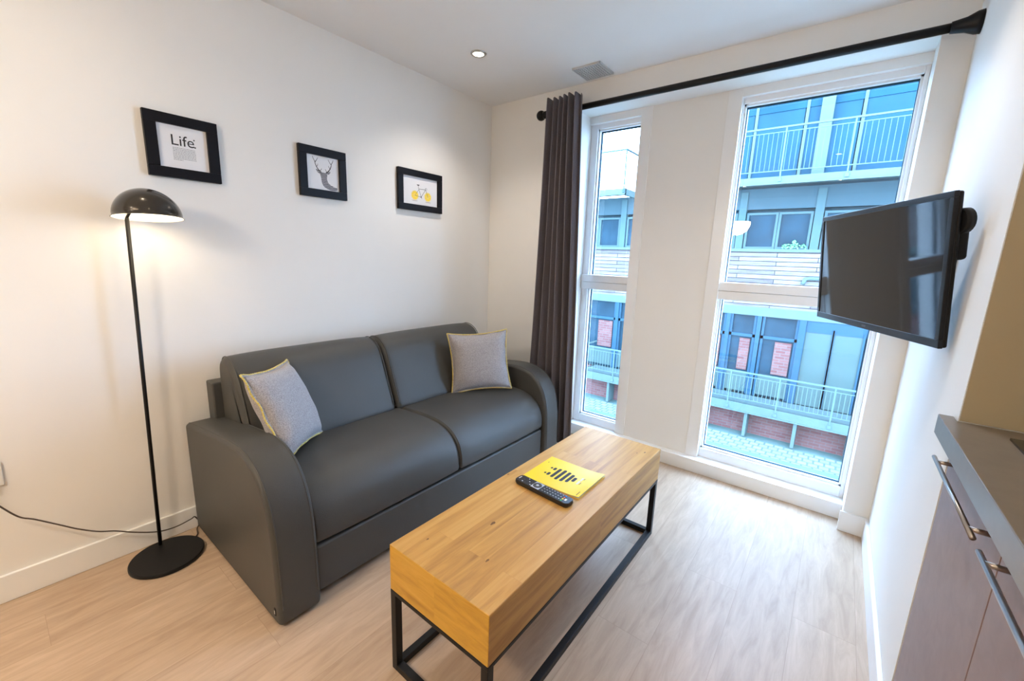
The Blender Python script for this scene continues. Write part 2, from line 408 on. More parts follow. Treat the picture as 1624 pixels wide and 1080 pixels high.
b = bmesh.new(); tube(b, [(0.16,0,-0.002), (0.16,0.098,-0.002)], 0.008, 12); tube(b, [(0.16,0.09,-0.002), (0.16,0.0995,-0.002)], 0.028, 20); link('bracket', b, M['black'], t, True)

def curtain():
    bm = bmesh.new(); nu, nv = 220, 46; g = []
    zt, zb = 2.288, 0.012
    folds = 6.5
    for j in range(nv+1):
        v = j/nv; z = zt + (zb-zt)*v
        x0 = 0.562 - 0.055*min(1, v*1.2); 
        x1 = 0.815 + 0.045*min(1, v*2) + 0.055*max(0, v-0.5)**1.0*2*0.9
        row = []
        for i in range(nu+1):
            s = i/nu
            ph = 2*PI*folds*s + 0.25*math.sin(3*v+5*s)*v
            amp = (0.042 - 0.004*v) * (0.75+0.25*math.sin(9*s+1.3))
            x = 0.027 + x0 + (x1-x0)*(s + 0.012*math.sin(2*ph)) + 0.010*v*math.sin(7*s+4*v)
            y = -0.142 + amp*math.sin(ph + 0.35*math.sin(ph)) + 0.014*v*math.sin(5*s*PI+2)
            if v < 0.03: z2 = z - 0.006*math.sin(ph*2)
            else: z2 = z
            row.append(bm.verts.new((x, y, z2)))
        g.append(row)
    for j in range(nv):
        for i in range(nu): bm.faces.new((g[j][i], g[j][i+1], g[j+1][i+1], g[j+1][i]))
    return bm
t = thing('curtain', 'charcoal grey full length curtain gathered at left of the windows', 'curtain', (0,0,0))
o = link('curtain_fabric', curtain(), M['curtain'], t, True)
so = o.modifiers.new('thick', 'SOLIDIFY'); so.thickness = 0.003

# ------------------------------------------------------------------ sofa
t = thing('sofa', 'two seat dark grey leatherette sofa with curved arms against the left wall', 'sofa', (0, 0, 0))
L0, L1 = -2.062, -1.912; R0, R1 = -0.425, -0.275
arm_prof = [(0.045, 0.012), (0.030, 0.014), (0.028, 0.030), (0.028, 0.27), (0.028, 0.50), (0.03, 0.522), (0.06, 0.532), (0.30, 0.565), (0.50, 0.590), (0.62, 0.600), (0.70, 0.592), (0.77, 0.565), (0.825, 0.515), (0.862, 0.445), (0.882, 0.36), (0.890, 0.25), (0.893, 0.10), (0.893, 0.035), (0.888, 0.014), (0.865, 0.012), (0.45, 0.012)]
for y0, y1 in ((L0, L1), (R0, R1)):
    a = link('arm', loft(arm_prof, y0, y1, r=0.016, crown=0.002, n=5, mid=4, sm=2), M['leather'], t, True)
    # stitched seams round both rims of the arm
    pp = smooth_poly(arm_prof, 2); k0 = [i for i, p in enumerate(pp) if p[1] > 0.06]
    path = [pp[i] for i in k0]
    for yy, off in ((y0+0.014, -0.0008), (y1-0.014, -0.0008)):
        b = bmesh.new(); tube(b, [(p[0]+0.001, yy, p[1]+0.001) for p in path if p[0] > 0.04 or p[1] > 0.5], 0.0022, 6)
        link('seam', b, M['leather'], a, True)
seat_prof = [(0.34, 0.245), (0.34, 0.425), (0.36, 0.448), (0.45, 0.456), (0.60, 0.460), (0.70, 0.455), (0.765, 0.438), (0.815, 0.405), (0.848, 0.360), (0.864, 0.305), (0.866, 0.250), (0.856, 0.236), (0.36, 0.236)]
SJ = -1.165
for y0, y1 in ((L1+0.002, SJ-0.002), (SJ+0.002, R0-0.002)):
    c = link('seat_cushion', loft(seat_prof, y0, y1, r=0.015, crown=0.005, n=6, mid=14, sm=2), M['leather'], t, True)
    pp = smooth_poly(seat_prof, 2)
    ye = y1-0.012 if y1 < -1 else y0+0.012
    b = bmesh.new(); tube(b, [(p[0], ye, p[1]+0.0005) for p in pp if p[1] > 0.26 and p[0] > 0.38], 0.0016, 6); link('seam', b, M['leather'], c, True)
back_prof = [(0.105, 0.44), (0.100, 0.60), (0.092, 0.74), (0.100, 0.795), (0.130, 0.825), (0.180, 0.832), (0.235, 0.812), (0.275, 0.770), (0.305, 0.710), (0.345, 0.60), (0.385, 0.50), (0.400, 0.45), (0.38, 0.44)]
for y0, y1 in ((-1.935, SJ-0.0325), (SJ-0.0275, -0.398)):
    c = link('back_cushion', loft(back_prof, y0, y1, r=0.032, crown=0.008, n=7, mid=14, sm=2), M['leather'], t, True)
    pp = smooth_poly(back_prof, 2)
    for ye in (y0+0.016, y1-0.016):
        b = bmesh.new(); tube(b, [(p[0]+0.003, ye, p[1]+0.002) for p in pp if p[1] > 0.47 and p[0] > 0.11], 0.0025, 6); link('seam', b, M['leather'], c, True)
o = link('back_panel', bxs((0.022, 0.105, -1.965, -0.370, 0.03, 0.705)), M['leather'], t); bevel(o, 0.008, 3)
o = link('seat_base', bxs((0.08, 0.80, L1-0.004, R0+0.004, 0.03, 0.238)), M['leather'], t); bevel(o, 0.006)
o = link('front_panel', bxs((0.80, 0.862, L1+0.004, R0-0.004, 0.035, 0.224)), M['leather'], t); bevel(o, 0.010, 3)
for x in (0.10, 0.78):
    for y in (L0+0.07, R1-0.07):
        b = bmesh.new(); lathe(b, [(0.022, 0), (0.022, 0.016)], x, y, 0, 20); link('foot', b, M['black'], t)
o = link('brand_tab', bxs((0.858, 0.868, L0-0.0025, L0+0.002, 0.050, 0.078)), M['ink'], t)
b = bmesh.new()
for k in range(3): box(b, 0.8605, 0.8655, L0-0.0032, L0-0.0024, 0.057+0.005*k, 0.0595+0.005*k)
link('tab_lettering', b, M['white'], o)

# scatter cushions
def pillow(name, label, centre, wv, hv, size=0.40, thick=0.075):
    wv = Vector(wv).normalized(); hv = Vector(hv); hv = (hv - wv*hv.dot(wv)).normalized(); nv = hv.cross(wv)
    t = thing(name, label, 'cushion', centre)
    Mx = Matrix((wv, nv, hv)).transposed().to_4x4(); t.rotation_euler = Mx.to_euler()
    n = 36; bm = bmesh.new(); h = size/2
    def edge(u, v):   # pinched outline: sides curve in, corners reach out
        return (u*h*(1-0.10*(1-v*v)**1.0*abs(u)**2), v*h*(1-0.10*(1-u*u)*abs(v)**2))
    grids = []
    for sgn in (1, -1):
        g = []
        for j in range(n+1):
            row = []
            for i in range(n+1):
                u, v = -1+2*i/n, -1+2*j/n
                x, z = edge(u, v)
                e = max(0, (1-u**4)*(1-v**4))
                d = thick*(e**0.55)*(1-0.25*(u*u+v*v)/2)
                ww = 0.0035*math.sin(18*u+6*v*sgn)*math.exp(-((1-abs(u))*5)**2) + 0.003*math.sin(16*v+3*u)*math.exp(-((1-abs(v))*5)**2) \
                    + 0.006*math.sin(9*math.atan2(v, u)+sgn)*max(0, math.hypot(u, v)-0.6)*e**0.4
                y = sgn*(d + ww*(e**0.3))
                row.append(bm.verts.new((x, y if e > 1e-9 else 0, z)))
            g.append(row)
        for j in range(n):
            for i in range(n): bm.faces.new((g[j][i], g[j][i+1], g[j+1][i+1], g[j+1][i]))
    bmesh.ops.remove_doubles(bm, verts=bm.verts, dist=1e-5)
    link('cushion_cover', bm, M['pillow'], t, True)
    # flanged edge with overlocked mustard stitching
    pts = []
    for k in range(4):
        for i in range(24):
            s = -1+2*i/24
            u, v = [(s, -1), (1, s), (-s, 1), (-1, -s)][k]
            x, z = edge(u, v); pts.append((x*1.045, 0.004*math.sin(i*0.9+k), z*1.045))
    inner = [(p[0]/1.06, 0.0, p[2]/1.06) for p in pts]
    bm = bmesh.new(); N = len(pts)
    for sg in (1, -1):
        A = [bm.verts.new((p[0], p[1]+sg*0.0018, p[2])) for p in pts]; B = [bm.verts.new((p[0], p[1]+sg*0.004, p[2])) for p in inner]
        for k in range(N): bm.faces.new((A[k], A[(k+1)%N], B[(k+1)%N], B[k]))
    link('flange', bm, M['pillow'], t)
    bm = bmesh.new(); dense = []
    for k in range(N):
        a, b = Vector(pts[k]), Vector(pts[(k+1) % N])
        for q in range(3):
            p = a.lerp(b, q/3); dense.append((p, 0.0042 if (3*k+q) % 2 else 0.0026))
    tube(bm, [p for p, r in dense], [r for p, r in dense], 8, closed=True)
    link('piping', bm, M['piping'], t, True)
    return t
pillow('scatter_cushion', 'grey wool cushion with mustard piping beside the far sofa arm', (0.512, -0.648, 0.650), (0.66, 0.745, 0.080), (-0.2, 0.08, 0.97), 0.365, 0.065)
pillow('scatter_cushion', 'grey wool cushion with mustard piping leaning on the near sofa arm', (0.462, -1.806, 0.644), (-0.655, 0.733, -0.08), (-0.36, -0.20, 0.90), 0.365, 0.065)

# ------------------------------------------------------------------ coffee table
TX0, TX1, TY0, TY1, TB, TT = 1.293, 1.692, -1.892, -0.674, 0.291, 0.445
t = thing('coffee_table', 'long solid oak block coffee table on a black metal frame', 'coffee table', ((TX0+TX1)/2, (TY0+TY1)/2, 0))
hx, hy = (TX1-TX0)/2, (TY1-TY0)/2
b = bxs((-hx, hx, -hy, hy, TB, TT))
for f in b.faces:
    f.material_index = 1 if abs(f.normal.y) > 0.9 else 0
bm_ = b; bm_.normal_update()
for f in bm_.faces: f.material_index = 1 if abs(f.normal.y) > 0.9 else 0
o = link('table_top', bm_, [M['tablewood'], M['tablewoodlitend']], t); bevel(o, 0.003, 2)
q = 0.024
for sx in (-1, 1):
    for sy in (-1, 1):
        x0 = sx*(hx-q) if sx < 0 else hx-q
        xa, xb = (-hx, -hx+q) if sx < 0 else (hx-q, hx)
        ya, yb = (-hy, -hy+q) if sy < 0 else (hy-q, hy)
        bevel(link('leg', bxs((xa, xb, ya, yb, 0.0, TB-0.012)), M['black'], t), 0.002)
bevel(link('top_frame', bxs((-hx, hx, -hy, -hy+q, TB-0.014, TB), (-hx, hx, hy-q, hy, TB-0.014, TB), (-hx, -hx+q, -hy+q, hy-q, TB-0.014, TB), (hx-q, hx, -hy+q, hy-q, TB-0.014, TB)), M['black'], t), 0.0015)
for nme, bb in (('floor_rail', (-hx+q, hx-q, -hy, -hy+q, 0.0, q)), ('floor_rail', (-hx+q, hx-q, hy-q, hy, 0.0, q)), ('floor_rail', (-hx, -hx+q, -hy+q, hy-q, 0.0, q)), ('floor_rail', (hx-q, hx, -hy+q, hy-q, 0.0, q))):
    bevel(link(nme, bxs(bb), M['black'], t), 0.002)
# knots in the wood
MK = plain('dark_knot', (0.16, 0.075, 0.02), 0.5, var=0.3, nscale=90)
for x, y, r in ((-0.03, -0.33, 0.009), (0.07, -0.47, 0.006), (-0.13, -0.52, 0.004), (-0.19, -0.05, 0.005), (0.155, 0.52, 0.006), (0.13, 0.49, 0.004)):
    b = bmesh.new()
    b.faces.new([b.verts.new((x + r*0.55*math.cos(a)*(1+0.3*math.sin(3*a)), y + r*1.3*math.sin(a), TT+0.0003)) for a in [2*PI*k/14 for k in range(14)]])
    link('wood_knot', b, MK, o)

# ------------------------------------------------------------------ magazine
def poly(bm, pts, z):
    return bm.faces.new([bm.verts.new((p[0], p[1], z)) for p in pts])
mx0, mx1, my0, my1 = 1.353, 1.607, -1.304, -1.088
t = thing('magazine', 'yellow booklet with black striped bee logo lying on the oak table', 'booklet', ((mx0+mx1)/2, (my0+my1)/2, TT), (0,0,0))
hw, hh = (mx1-mx0)/2, (my1-my0)/2
def sheet(z0, z1, grow, lift):
    bm = bmesh.new(); n = 16; up = []; dn = []
    for j in range(n+1):
        ru, rd = [], []
        for i in range(n+1):
            x = -hw+2*hw*i/n*1.0; y = -hh+2*hh*j/n
            l = lift*max(0, (x/hw))**3
            ru.append(bm.verts.new((x*grow, y*grow, z1+l))); rd.append(bm.verts.new((x*grow, y*grow, z0+l)))
        up.append(ru); dn.append(rd)
    for j in range(n):
        for i in range(n):
            bm.faces.new((up[j][i], up[j][i+1], up[j+1][i+1], up[j+1][i])); bm.faces.new((dn[j][i], dn[j+1][i], dn[j+1][i+1], dn[j][i+1]))
    for i in range(n):
        bm.faces.new((dn[0][i], dn[0][i+1], up[0][i+1], up[0][i])); bm.faces.new((up[n][i], up[n][i+1], dn[n][i+1], dn[n][i]))
        bm.faces.new((dn[i+1][0], dn[i][0], up[i][0], up[i+1][0])); bm.faces.new((dn[i][n], dn[i+1][n], up[i+1][n], up[i][n]))
    return bm
link('back_cover', sheet(0.0, 0.0008, 1.0, 0.0005), M['yellow'], t)
link('pages', sheet(0.0009, 0.0022, 0.99, 0.002), M['paper'], t)
cov = link('front_cover', sheet(0.0024, 0.0032, 1.0, 0.007), M['yellow'], t)
def lz(x): return 0.0036 + 0.007*max(0, x/hw)**3
bm = bmesh.new()
def capsule(bm, x, ya, yb, r, n=8):
    pts = [(x+r*math.cos(a), yb-r+r*math.sin(a)) for a in [PI*k/n for k in range(n+1)]] + [(x+r*math.cos(a), ya+r+r*math.sin(a)) for a in [PI+PI*k/n for k in range(n+1)]]
    bm.faces.new([bm.verts.new((p[0], p[1], lz(p[0]))) for p in pts])
cx = (mx0+mx1)/2; cy = (my0+my1)/2
for x, a, b_ in ((1.445, -1.240, -1.159), (1.467, -1.245, -1.155), (1.489, -1.243, -1.158), (1.510, -1.234, -1.166), (1.528, -1.216, -1.180)):
    capsule(bm, x-cx, a-cy, b_-cy, 0.0066)
capsule(bm, 1.424-cx, -1.186-cy, -1.163-cy, 0.0060); capsule(bm, 1.424-cx, -1.236-cy, -1.211-cy, 0.0060)
capsule(bm, 1.409-cx, -1.181-cy, -1.168-cy, 0.0045); capsule(bm, 1.409-cx, -1.231-cy, -1.219-cy, 0.0045)
link('bee_logo', bm, M['ink'], cov)
bm = bmesh.new()
for x, a, b_ in ((1.552, -1.190, -1.166), (1.552, -1.222, -1.195)):
    box(bm, x-cx-0.003, x-cx+0.003, a-cy, b_-cy, lz(x-cx)-0.0003, lz(x-cx)+0.0002)
link('white_lettering', bm, M['paper'], cov)
for x, a, b_ in ((1.560, -1.178, -1.166), (1.561, -1.220, -1.203), (1.592, -1.296, -1.266), (1.372, -1.145, -1.139)):
    link('small_lettering', bxs((x-cx-0.0012, x-cx+0.0012, a-cy, b_-cy, lz(x-cx)-0.0003, lz(x-cx)+0.0002)), M['ink'], cov)

# ------------------------------------------------------------------ remote control
rl, rw = 0.248, 0.050
t = thing('remote_control', 'black television remote lying along the near edge of the yellow booklet', 'remote control', (1.484, -1.352, TT), (0, 0, math.radians(-4)))
pts = []
for sx, sy, a0 in ((1, 1, 0), (-1, 1, 90), (-1, -1, 180), (1, -1, 270)):
    for k in range(7):
        a = math.radians(a0+15*k); pts.append((sx*(rl/2-0.014)+0.014*math.cos(a), sy*(rw/2-0.014)+0.014*math.sin(a)))
b = bmesh.new(); A = [b.verts.new((p[0]*0.97, p[1]*0.9, 0)) for p in pts]; B = [b.verts.new((p[0], p[1], 0.008)) for p in pts]; Cc = [b.verts.new((p[0]*0.99, p[1]*0.96, 0.0165)) for p in pts]; D = [b.verts.new((p[0]*0.975, p[1]*0.9, 0.018)) for p in pts]
for P, Q in ((A, B), (B, Cc), (Cc, D)):
    for k in range(len(pts)): b.faces.new((P[k], P[(k+1) % len(pts)], Q[(k+1) % len(pts)], Q[k]))
b.faces.new(A[::-1]); b.faces.new(D)
link('body', b, M['remote'], t)
o = link('navigation_plate', bxs((-0.046, -0.008, -0.0215, 0.0215, 0.0178, 0.0186)), M['silver'], t); bevel(o, 0.0005)
b = bmesh.new(); lathe(b, [(0.0, 0.0195), (0.006, 0.0195), (0.0065, 0.0190), (0.0085, 0.0190), (0.009, 0.0202), (0.0165, 0.0200), (0.0175, 0.0185)], -0.027, 0, 0, 32, cap=False); link('navigation_ring', b, M['button'], t, True)
b = bmesh.new(); lathe(b, [(0.0, 0.0205), (0.0055, 0.0205), (0.006, 0.0186)], -0.027, 0, 0, 20, cap=False); link('ok_button', b, M['silver'], t, True)
proto = None
def btn(x, y, mat, w=0.0042, h=0.0032):
    o = link('button', bxs((-w, w, -h, h, 0, 0.0016)), mat, t, loc=(x, y, 0.0178)); bevel(o, 0.0008, 2); return o
for i in range(4):
    for j in range(3): btn(-0.090+i*0.0125, -0.0145+j*0.0145, M['button'] if (i+j) % 3 else M['silver'], 0.0028, 0.0020)
for i in range(7):
    for j in range(3):
        m_ = M['button']
        btn(0.006+i*0.0125, -0.0145+j*0.0145, m_)
        d = link('button_legend', bxs((0.004+i*0.0125, 0.008+i*0.0125, -0.0155+j*0.0145, -0.0135+j*0.0145, 0.0193, 0.0196)), M['white'], t)
for j, c in enumerate(('green', 'yellow', 'red', 'blue')): btn(0.092, -0.0165+j*0.011, M[c], 0.003, 0.0035)
btn(0.104, -0.004, M['white'], 0.004, 0.006)
b = bmesh.new(); box(b, -0.1145, -0.111, -0.008, 0.010, 0.0178, 0.0183); link('maker_mark', b, M['white'], t)

# ------------------------------------------------------------------ floor lamp
LB = (0.165, -2.205)
t = thing('floor_lamp', 'black floor lamp with dome shade and round base left of the sofa', 'floor lamp', (LB[0], LB[1], 0))
b = bmesh.new(); lathe(b, [(0.0, 0.0), (0.124, 0.0), (0.127, 0.003), (0.127, 0.013), (0.124, 0.017), (0.0, 0.017)], seg=64, cap=False); o = link('base', b, M['black'], t, True)
o.modifiers.new('n', 'EDGE_SPLIT').split_angle = math.radians(50)
pb = Vector((0.066-LB[0], -2.207-LB[1], 0.016)); pt = Vector((0.072-LB[0], -2.168-LB[1], 1.40))
b = bmesh.new(); tube(b, [pb, pb.lerp(pt, 0.5), pt], 0.0068, 14); link('pole', b, M['black'], t, True)
SC = Vector((0.160-LB[0], -2.121-LB[1], 1.400)); SR = 0.104
prof = [(SR+0.004, 0.0), (SR-0.001, 0.004)] + [(SR*math.cos(a), 0.004+0.103*math.sin(a)) for a in [PI/2*k/14 for k in range(1, 14)]] + [(0, 0.107)]
b = bmesh.new(); lathe(b, prof, *SC, seg=64, cap=False); sh = link('lamp_shade', b, M['lampblack'], t, True)
b = bmesh.new(); lathe(b, [(r-0.0025 if r > 0 else 0, z-0.002 if r < SR-.002 else z) for r, z in prof], *SC, seg=64, cap=False); link('shade_lining', b, M['inner'], sh, True)
b = bmesh.new(); tube(b, [pt - Vector((0,0,0.0)), pt + (SC+Vector((0,0,0.09))-pt)*0.5 + Vector((0,0,0.012)), SC + Vector((0,0,0.085))], 0.005, 10); link('shade_arm', b, M['black'], t, True)
b = bmesh.new(); lathe(b, [(0.0, 0.018)] + [(0.024*math.cos(a), 0.042+0.024*math.sin(a)) for a in [(-70+14*k)*PI/180 for k in range(11)]] + [(0.013, 0.068), (0.013, 0.095), (0, 0.095)], *SC, seg=24, cap=False); link('light_bulb', b, M['bulb'], t, True)
ld = bpy.data.lights.new('floor_lamp_glow', 'POINT'); ld.energy = 0.35; ld.color = (1.0, 0.80, 0.50); ld.shadow_soft_size = 0.028
lo = bpy.data.objects.new('floor_lamp_glow', ld); COL.objects.link(lo); lo.parent = t; lo.location = SC + Vector((0,0,0.006))
for o_ in t.children:
    if o_.name.split('.')[0] in ('lamp_shade', 'light_bulb'):
        for v_ in [v for c_ in [o_] + list(o_.children) for v in c_.data.vertices]:
            v_.co = SC + Matrix.Rotation(math.radians(-5.5), 3, 'Y') @ (v_.co - SC)
# cord: base to the back of the sofa, and from there along the wall to the socket
def spline(pts, n=8):
    P = [Vector(p) for p in pts]; P = [P[0]*2-P[1]] + P + [P[-1]*2-P[-2]]; out = []
    for i in range(1, len(P)-2):
        for k in range(n):
            u = k/n; a, b, c, d = P[i-1], P[i], P[i+1], P[i+2]
            out.append(0.5*((2*b) + (c-a)*u + (2*a-5*b+4*c-d)*u*u + (3*b-a-3*c+d)*u**3))
    out.append(P[-2]); return out
off = Vector((LB[0], LB[1], 0))
cp = [(0.030, -2.64, 0.445), (0.045, -2.62, 0.41), (0.05, -2.574, 0.333), (0.05, -2.536, 0.301), (0.05, -2.477, 0.246), (0.05, -2.435, 0.207), (0.05, -2.384, 0.169), (0.05, -2.336, 0.145), (0.05, -2.279, 0.108), (0.05, -2.208, 0.072), (0.048, -2.146, 0.061), (0.046, -2.087, 0.069), (0.022, -2.066, 0.060), (0.018, -2.05, 0.02), (0.045, -2.068, 0.010), (0.085, -2.078, 0.006), (0.11, -2.10, 0.006)]
b = bmesh.new(); tube(b, [Vector(p)-off for p in spline(cp)], 0.0026, 8); link('power_cord', b, M['cord'], t, True)
t = thing('wall_socket', 'white plastic double socket with plug at the left edge of the picture', 'socket', (0.0, -2.656, 0.49))
bevel(link('socket_plate', bxs((0.0, 0.010, -0.072, 0.070, -0.043, 0.043)), M['white'], t), 0.003)
bevel(link('plug', bxs((0.010, 0.035, -0.015, 0.040, -0.040, 0.012)), M['black'], t), 0.004)
for y in (-0.045, 0.03):
    bevel(link('switch', bxs((0.010, 0.013, y-0.006, y+0.006, 0.016, 0.032)), M['white'], t), 0.001)

# ------------------------------------------------------------------ pictures (local: X = along the wall to the right, Z up, facing -Y; then turned to face the room)
FR = (0, 0, PI/2)
def picture(label, yc, zc, w, h, bw):
    t = thing('picture_frame', label, 'picture', (0.0, yc, zc), FR, 'framed prints on the left wall')
    a, c = w/2, h/2
    fr = link('frame', bxs((-a, a, -0.022, -0.002, c-bw, c), (-a, a, -0.022, -0.002, -c, -c+bw), (-a, -a+bw, -0.022, -0.002, -c+bw, c-bw), (a-bw, a, -0.022, -0.002, -c+bw, c-bw)), M['framewood'], t); bevel(fr, 0.0015)
    p = link('print', bxs((-a+bw, a-bw, -0.010, -0.004, -c+bw, c-bw)), M['paper'], t)
    return t, p
def flat(bm, pts, y=-0.0104):
    bm.faces.new([bm.verts.new((p[0], y, p[1])) for p in pts])
def stroke(bm, pts, w0, w1=None, y=-0.0104):
    w1 = w0 if w1 is None else w1; n = len(pts); L = []; R = []
    for i, p in enumerate(pts):
        a = pts[max(0, i-1)]; b = pts[min(n-1, i+1)]; t = Vector((b[0]-a[0], b[1]-a[1])).normalized(); w = (w0+(w1-w0)*i/(n-1))/2
        L.append(bm.verts.new((p[0]-t.y*w, y, p[1]+t.x*w))); R.append(bm.verts.new((p[0]+t.y*w, y, p[1]-t.x*w)))
    for i in range(n-1): bm.faces.new((L[i], R[i], R[i+1], L[i+1]))
def disc(bm, x, z, r0, r1, n=32, y=-0.0104, a0=0, a1=2*PI):
    A = []; B = []
    for k in range(n+1):
        a = a0+(a1-a0)*k/n
        A.append(bm.verts.new((x+r0*math.cos(a), y, z+r0*math.sin(a)))); B.append(bm.verts.new((x+r1*math.cos(a), y, z+r1*math.sin(a))))
    for k in range(n): bm.faces.new((A[k], B[k], B[k+1], A[k+1]))
# 1: Life.
t, p = picture('black framed print with the word Life above the floor lamp', -1.947, 1.700, 0.250, 0.246, 0.040)
def text(s, size, x, z, mat, parent, y=-0.0106, name='lettering'):
    cu = bpy.data.curves.new(name, 'FONT'); cu.body = s; cu.size = size; cu.extrude = 0.0001
    tmp = bpy.data.objects.new('tmp', cu); COL.objects.link(tmp)
    dg = bpy.context.evaluated_depsgraph_get(); me = bpy.data.meshes.new_from_object(tmp.evaluated_get(dg))
    bpy.data.objects.remove(tmp)
    me.transform(Matrix.Translation((x, y, z)) @ Matrix.Rotation(PI/2, 4, 'X'))
    me.materials.clear(); me.materials.append(mat)
    o = bpy.data.objects.new(name, me); COL.objects.link(o); o.parent = parent; return o
text('Life', 0.058, -0.043, 0.008, M['ink'], p)
for q_ in ((0.041, 0.0105, 0, 0.0032, 16), (0.0395, 0.039, 0, 0.0028, 12)):
    b = bmesh.new(); disc(b, *q_); link('full_stop', b, M['ink'], p)
b = bmesh.new()
for r in range(9):
    x = -0.037; z = -0.001 - r*0.0058
    end = 0.041 if r < 8 else -0.005
    while x < end:
        w = random.uniform(0.003, 0.010); w = min(w, end-x)
        flat(b, [(x, z-0.0022), (x+w, z-0.0022), (x+w, z), (x, z)]); x += w+0.0016
link('small_lettering', b, M['greyink'], p)
# 2: stag
t, p = picture('black framed print of a striped grey stag head, middle of the three pictures', -1.347, 1.702, 0.255, 0.248, 0.040)
def striped():
    m, nt, bs = nm('striped_ink'); v = coords(nt)
    wv_ = node(nt, 'ShaderNodeTexWave', wave_type='BANDS', bands_direction='Z'); wv_.inputs['Scale'].default_value = 42; wv_.inputs['Distortion'].default_value = 5; wv_.inputs['Detail'].default_value = 3
    nt.links.new(v, wv_.inputs['Vector'])
    c = ramp(nt, wv_.outputs['Fac'], [(0.3, (0.05, 0.05, 0.06)), (0.62, (0.42, 0.42, 0.46))]); nt.links.new(c, bs.inputs['Base Color']); bs.inputs['Roughness'].default_value = 0.7
    return m
MS = striped()
b = bmesh.new()
flat(b, [(-0.018, -0.000), (-0.014, -0.014), (-0.010, -0.030), (-0.006, -0.045), (0.002, -0.050), (0.012, -0.048), (0.018, -0.040), (0.020, -0.024), (0.023, -0.004), (0.016, 0.004), (-0.006, 0.006)])
flat(b, [(-0.018, -0.004), (-0.030, 0.002), (-0.038, 0.014), (-0.036, 0.018), (-0.026, 0.014), (-0.012, 0.004)])
flat(b, [(0.018, 0.000), (0.030, -0.002), (0.040, 0.008), (0.041, 0.015), (0.030, 0.013), (0.018, 0.006)])
flat(b, [(-0.012, -0.028), (-0.008, -0.050), (0.000, -0.064), (0.016, -0.074), (0.040, -0.081), (0.066, -0.081), (0.076, -0.076), (0.076, -0.064), (0.056, -0.060), (0.040, -0.054), (0.026, -0.044), (0.020, -0.026)], -0.0102)
link('stag_body', b, MS, p)
b = bmesh.new()
for s in (1, -1):
    X = lambda v: 0.003+s*v
    stroke(b, [(X(0.012), 0.004), (X(0.024), 0.012), (X(0.036), 0.026), (X(0.043), 0.042), (X(0.045), 0.054), (X(0.053), 0.066), (X(0.056), 0.076)], 0.0052, 0.0020)
    stroke(b, [(X(0.044), 0.050), (X(0.036), 0.060), (X(0.028), 0.074)], 0.0034, 0.0016)
    stroke(b, [(X(0.037), 0.028), (X(0.031), 0.036), (X(0.029), 0.044)], 0.0028, 0.0014)
    stroke(b, [(X(0.020), 0.009), (X(0.012), 0.018), (X(0.010), 0.024)], 0.0028, 0.0014)
link('stag_antlers', b, M['ink'], p)
# 3: bicycle
t, p = picture('black framed print of a bicycle with yellow lemon wheels, right of the three pictures', -0.696, 1.700, 0.358, 0.246, 0.038)
for x in (-0.045, 0.062):
    b = bmesh.new(); disc(b, x, -0.028, 0.0, 0.029, y=-0.0102); link('lemon_wheel', b, M['yellow'], p)
    b = bmesh.new(); disc(b, x, -0.028, 0.0255, 0.0270)
    for k in range(8):
        a = 2*PI*k/8; stroke(b, [(x+0.004*math.cos(a), -0.028+0.004*math.sin(a)), (x+0.026*math.cos(a), -0.028+0.026*math.sin(a))], 0.0010)
    link('lemon_pith', b, M['paper'], p)
b = bmesh.new()
BB = (0.006, -0.034); ST = (-0.013, 0.014); HT = (0.043, 0.016)
for a, c, w in ((( -0.045, -0.028), BB, 0.0022), (BB, ST, 0.0024), (ST, HT, 0.0024), (BB, HT, 0.0024), ((-0.045, -0.028), (-0.012, 0.010), 0.0018), (HT, (0.062, -0.028), 0.0024), (ST, (-0.018, 0.034), 0.002), (HT, (0.041, 0.024), 0.0026)):
    stroke(b, [a, c], w)
flat(b, [(-0.030, 0.040), (-0.026, 0.036), (-0.017, 0.033), (-0.008, 0.036), (-0.006, 0.040)])
stroke(b, [(0.041, 0.024), (0.050, 0.026), (0.055, 0.020), (0.050, 0.014)], 0.0022)
disc(b, BB[0], BB[1], 0.003, 0.0052, 16)
stroke(b, [(0.006, -0.034), (0.012, -0.044)], 0.0018)
link('bicycle_frame', b, M['ink'], p)
MP = plain('pinkish_grey_ink', (0.45, 0.38, 0.40), 0.6)
for pts in ([(-0.075, -0.059), (-0.020, -0.060), (-0.030, -0.063), (-0.060, -0.063)], [(0.035, -0.059), (0.090, -0.060), (0.080, -0.063), (0.050, -0.063)]):
    b = bmesh.new(); flat(b, pts); link('drawn_shadow', b, MP, p)

# ------------------------------------------------------------------ television
TVW, TVH = 0.73, 0.43
t = thing('television', 'black flat screen television tilted out from the right wall on a bracket', 'television', (2.311, -0.575, 1.301))
ya, pi_ = -1.133, 0.101
t.rotation_euler = (Matrix.Rotation(ya, 3, 'Z') @ Matrix.Rotation(pi_, 3, 'X')).to_euler()
a, c = TVW/2, TVH/2
bz = 0.017; bb = 0.024
fr = link('bezel', bxs((-a, a, 0.0, 0.012, c-bz, c), (-a, a, 0.0, 0.012, -c, -c+bb), (-a, -a+bz, 0.0, 0.012, -c+bb, c-bz), (a-bz, a, 0.0, 0.012, -c+bb, c-bz)), M['bezel'], t); bevel(fr, 0.002)
link('screen', bxs((-a+bz-.001, a-bz+.001, 0.003, 0.008, -c+bb-.001, c-bz+.001)), M['screen'], t)
bk = link('back_cover', bxs((-a+0.001, a-0.001, 0.011, 0.024, -c+0.001, c-0.001)), M['tvback'], t); bevel(bk, 0.006, 3)
bm = bmesh.new()
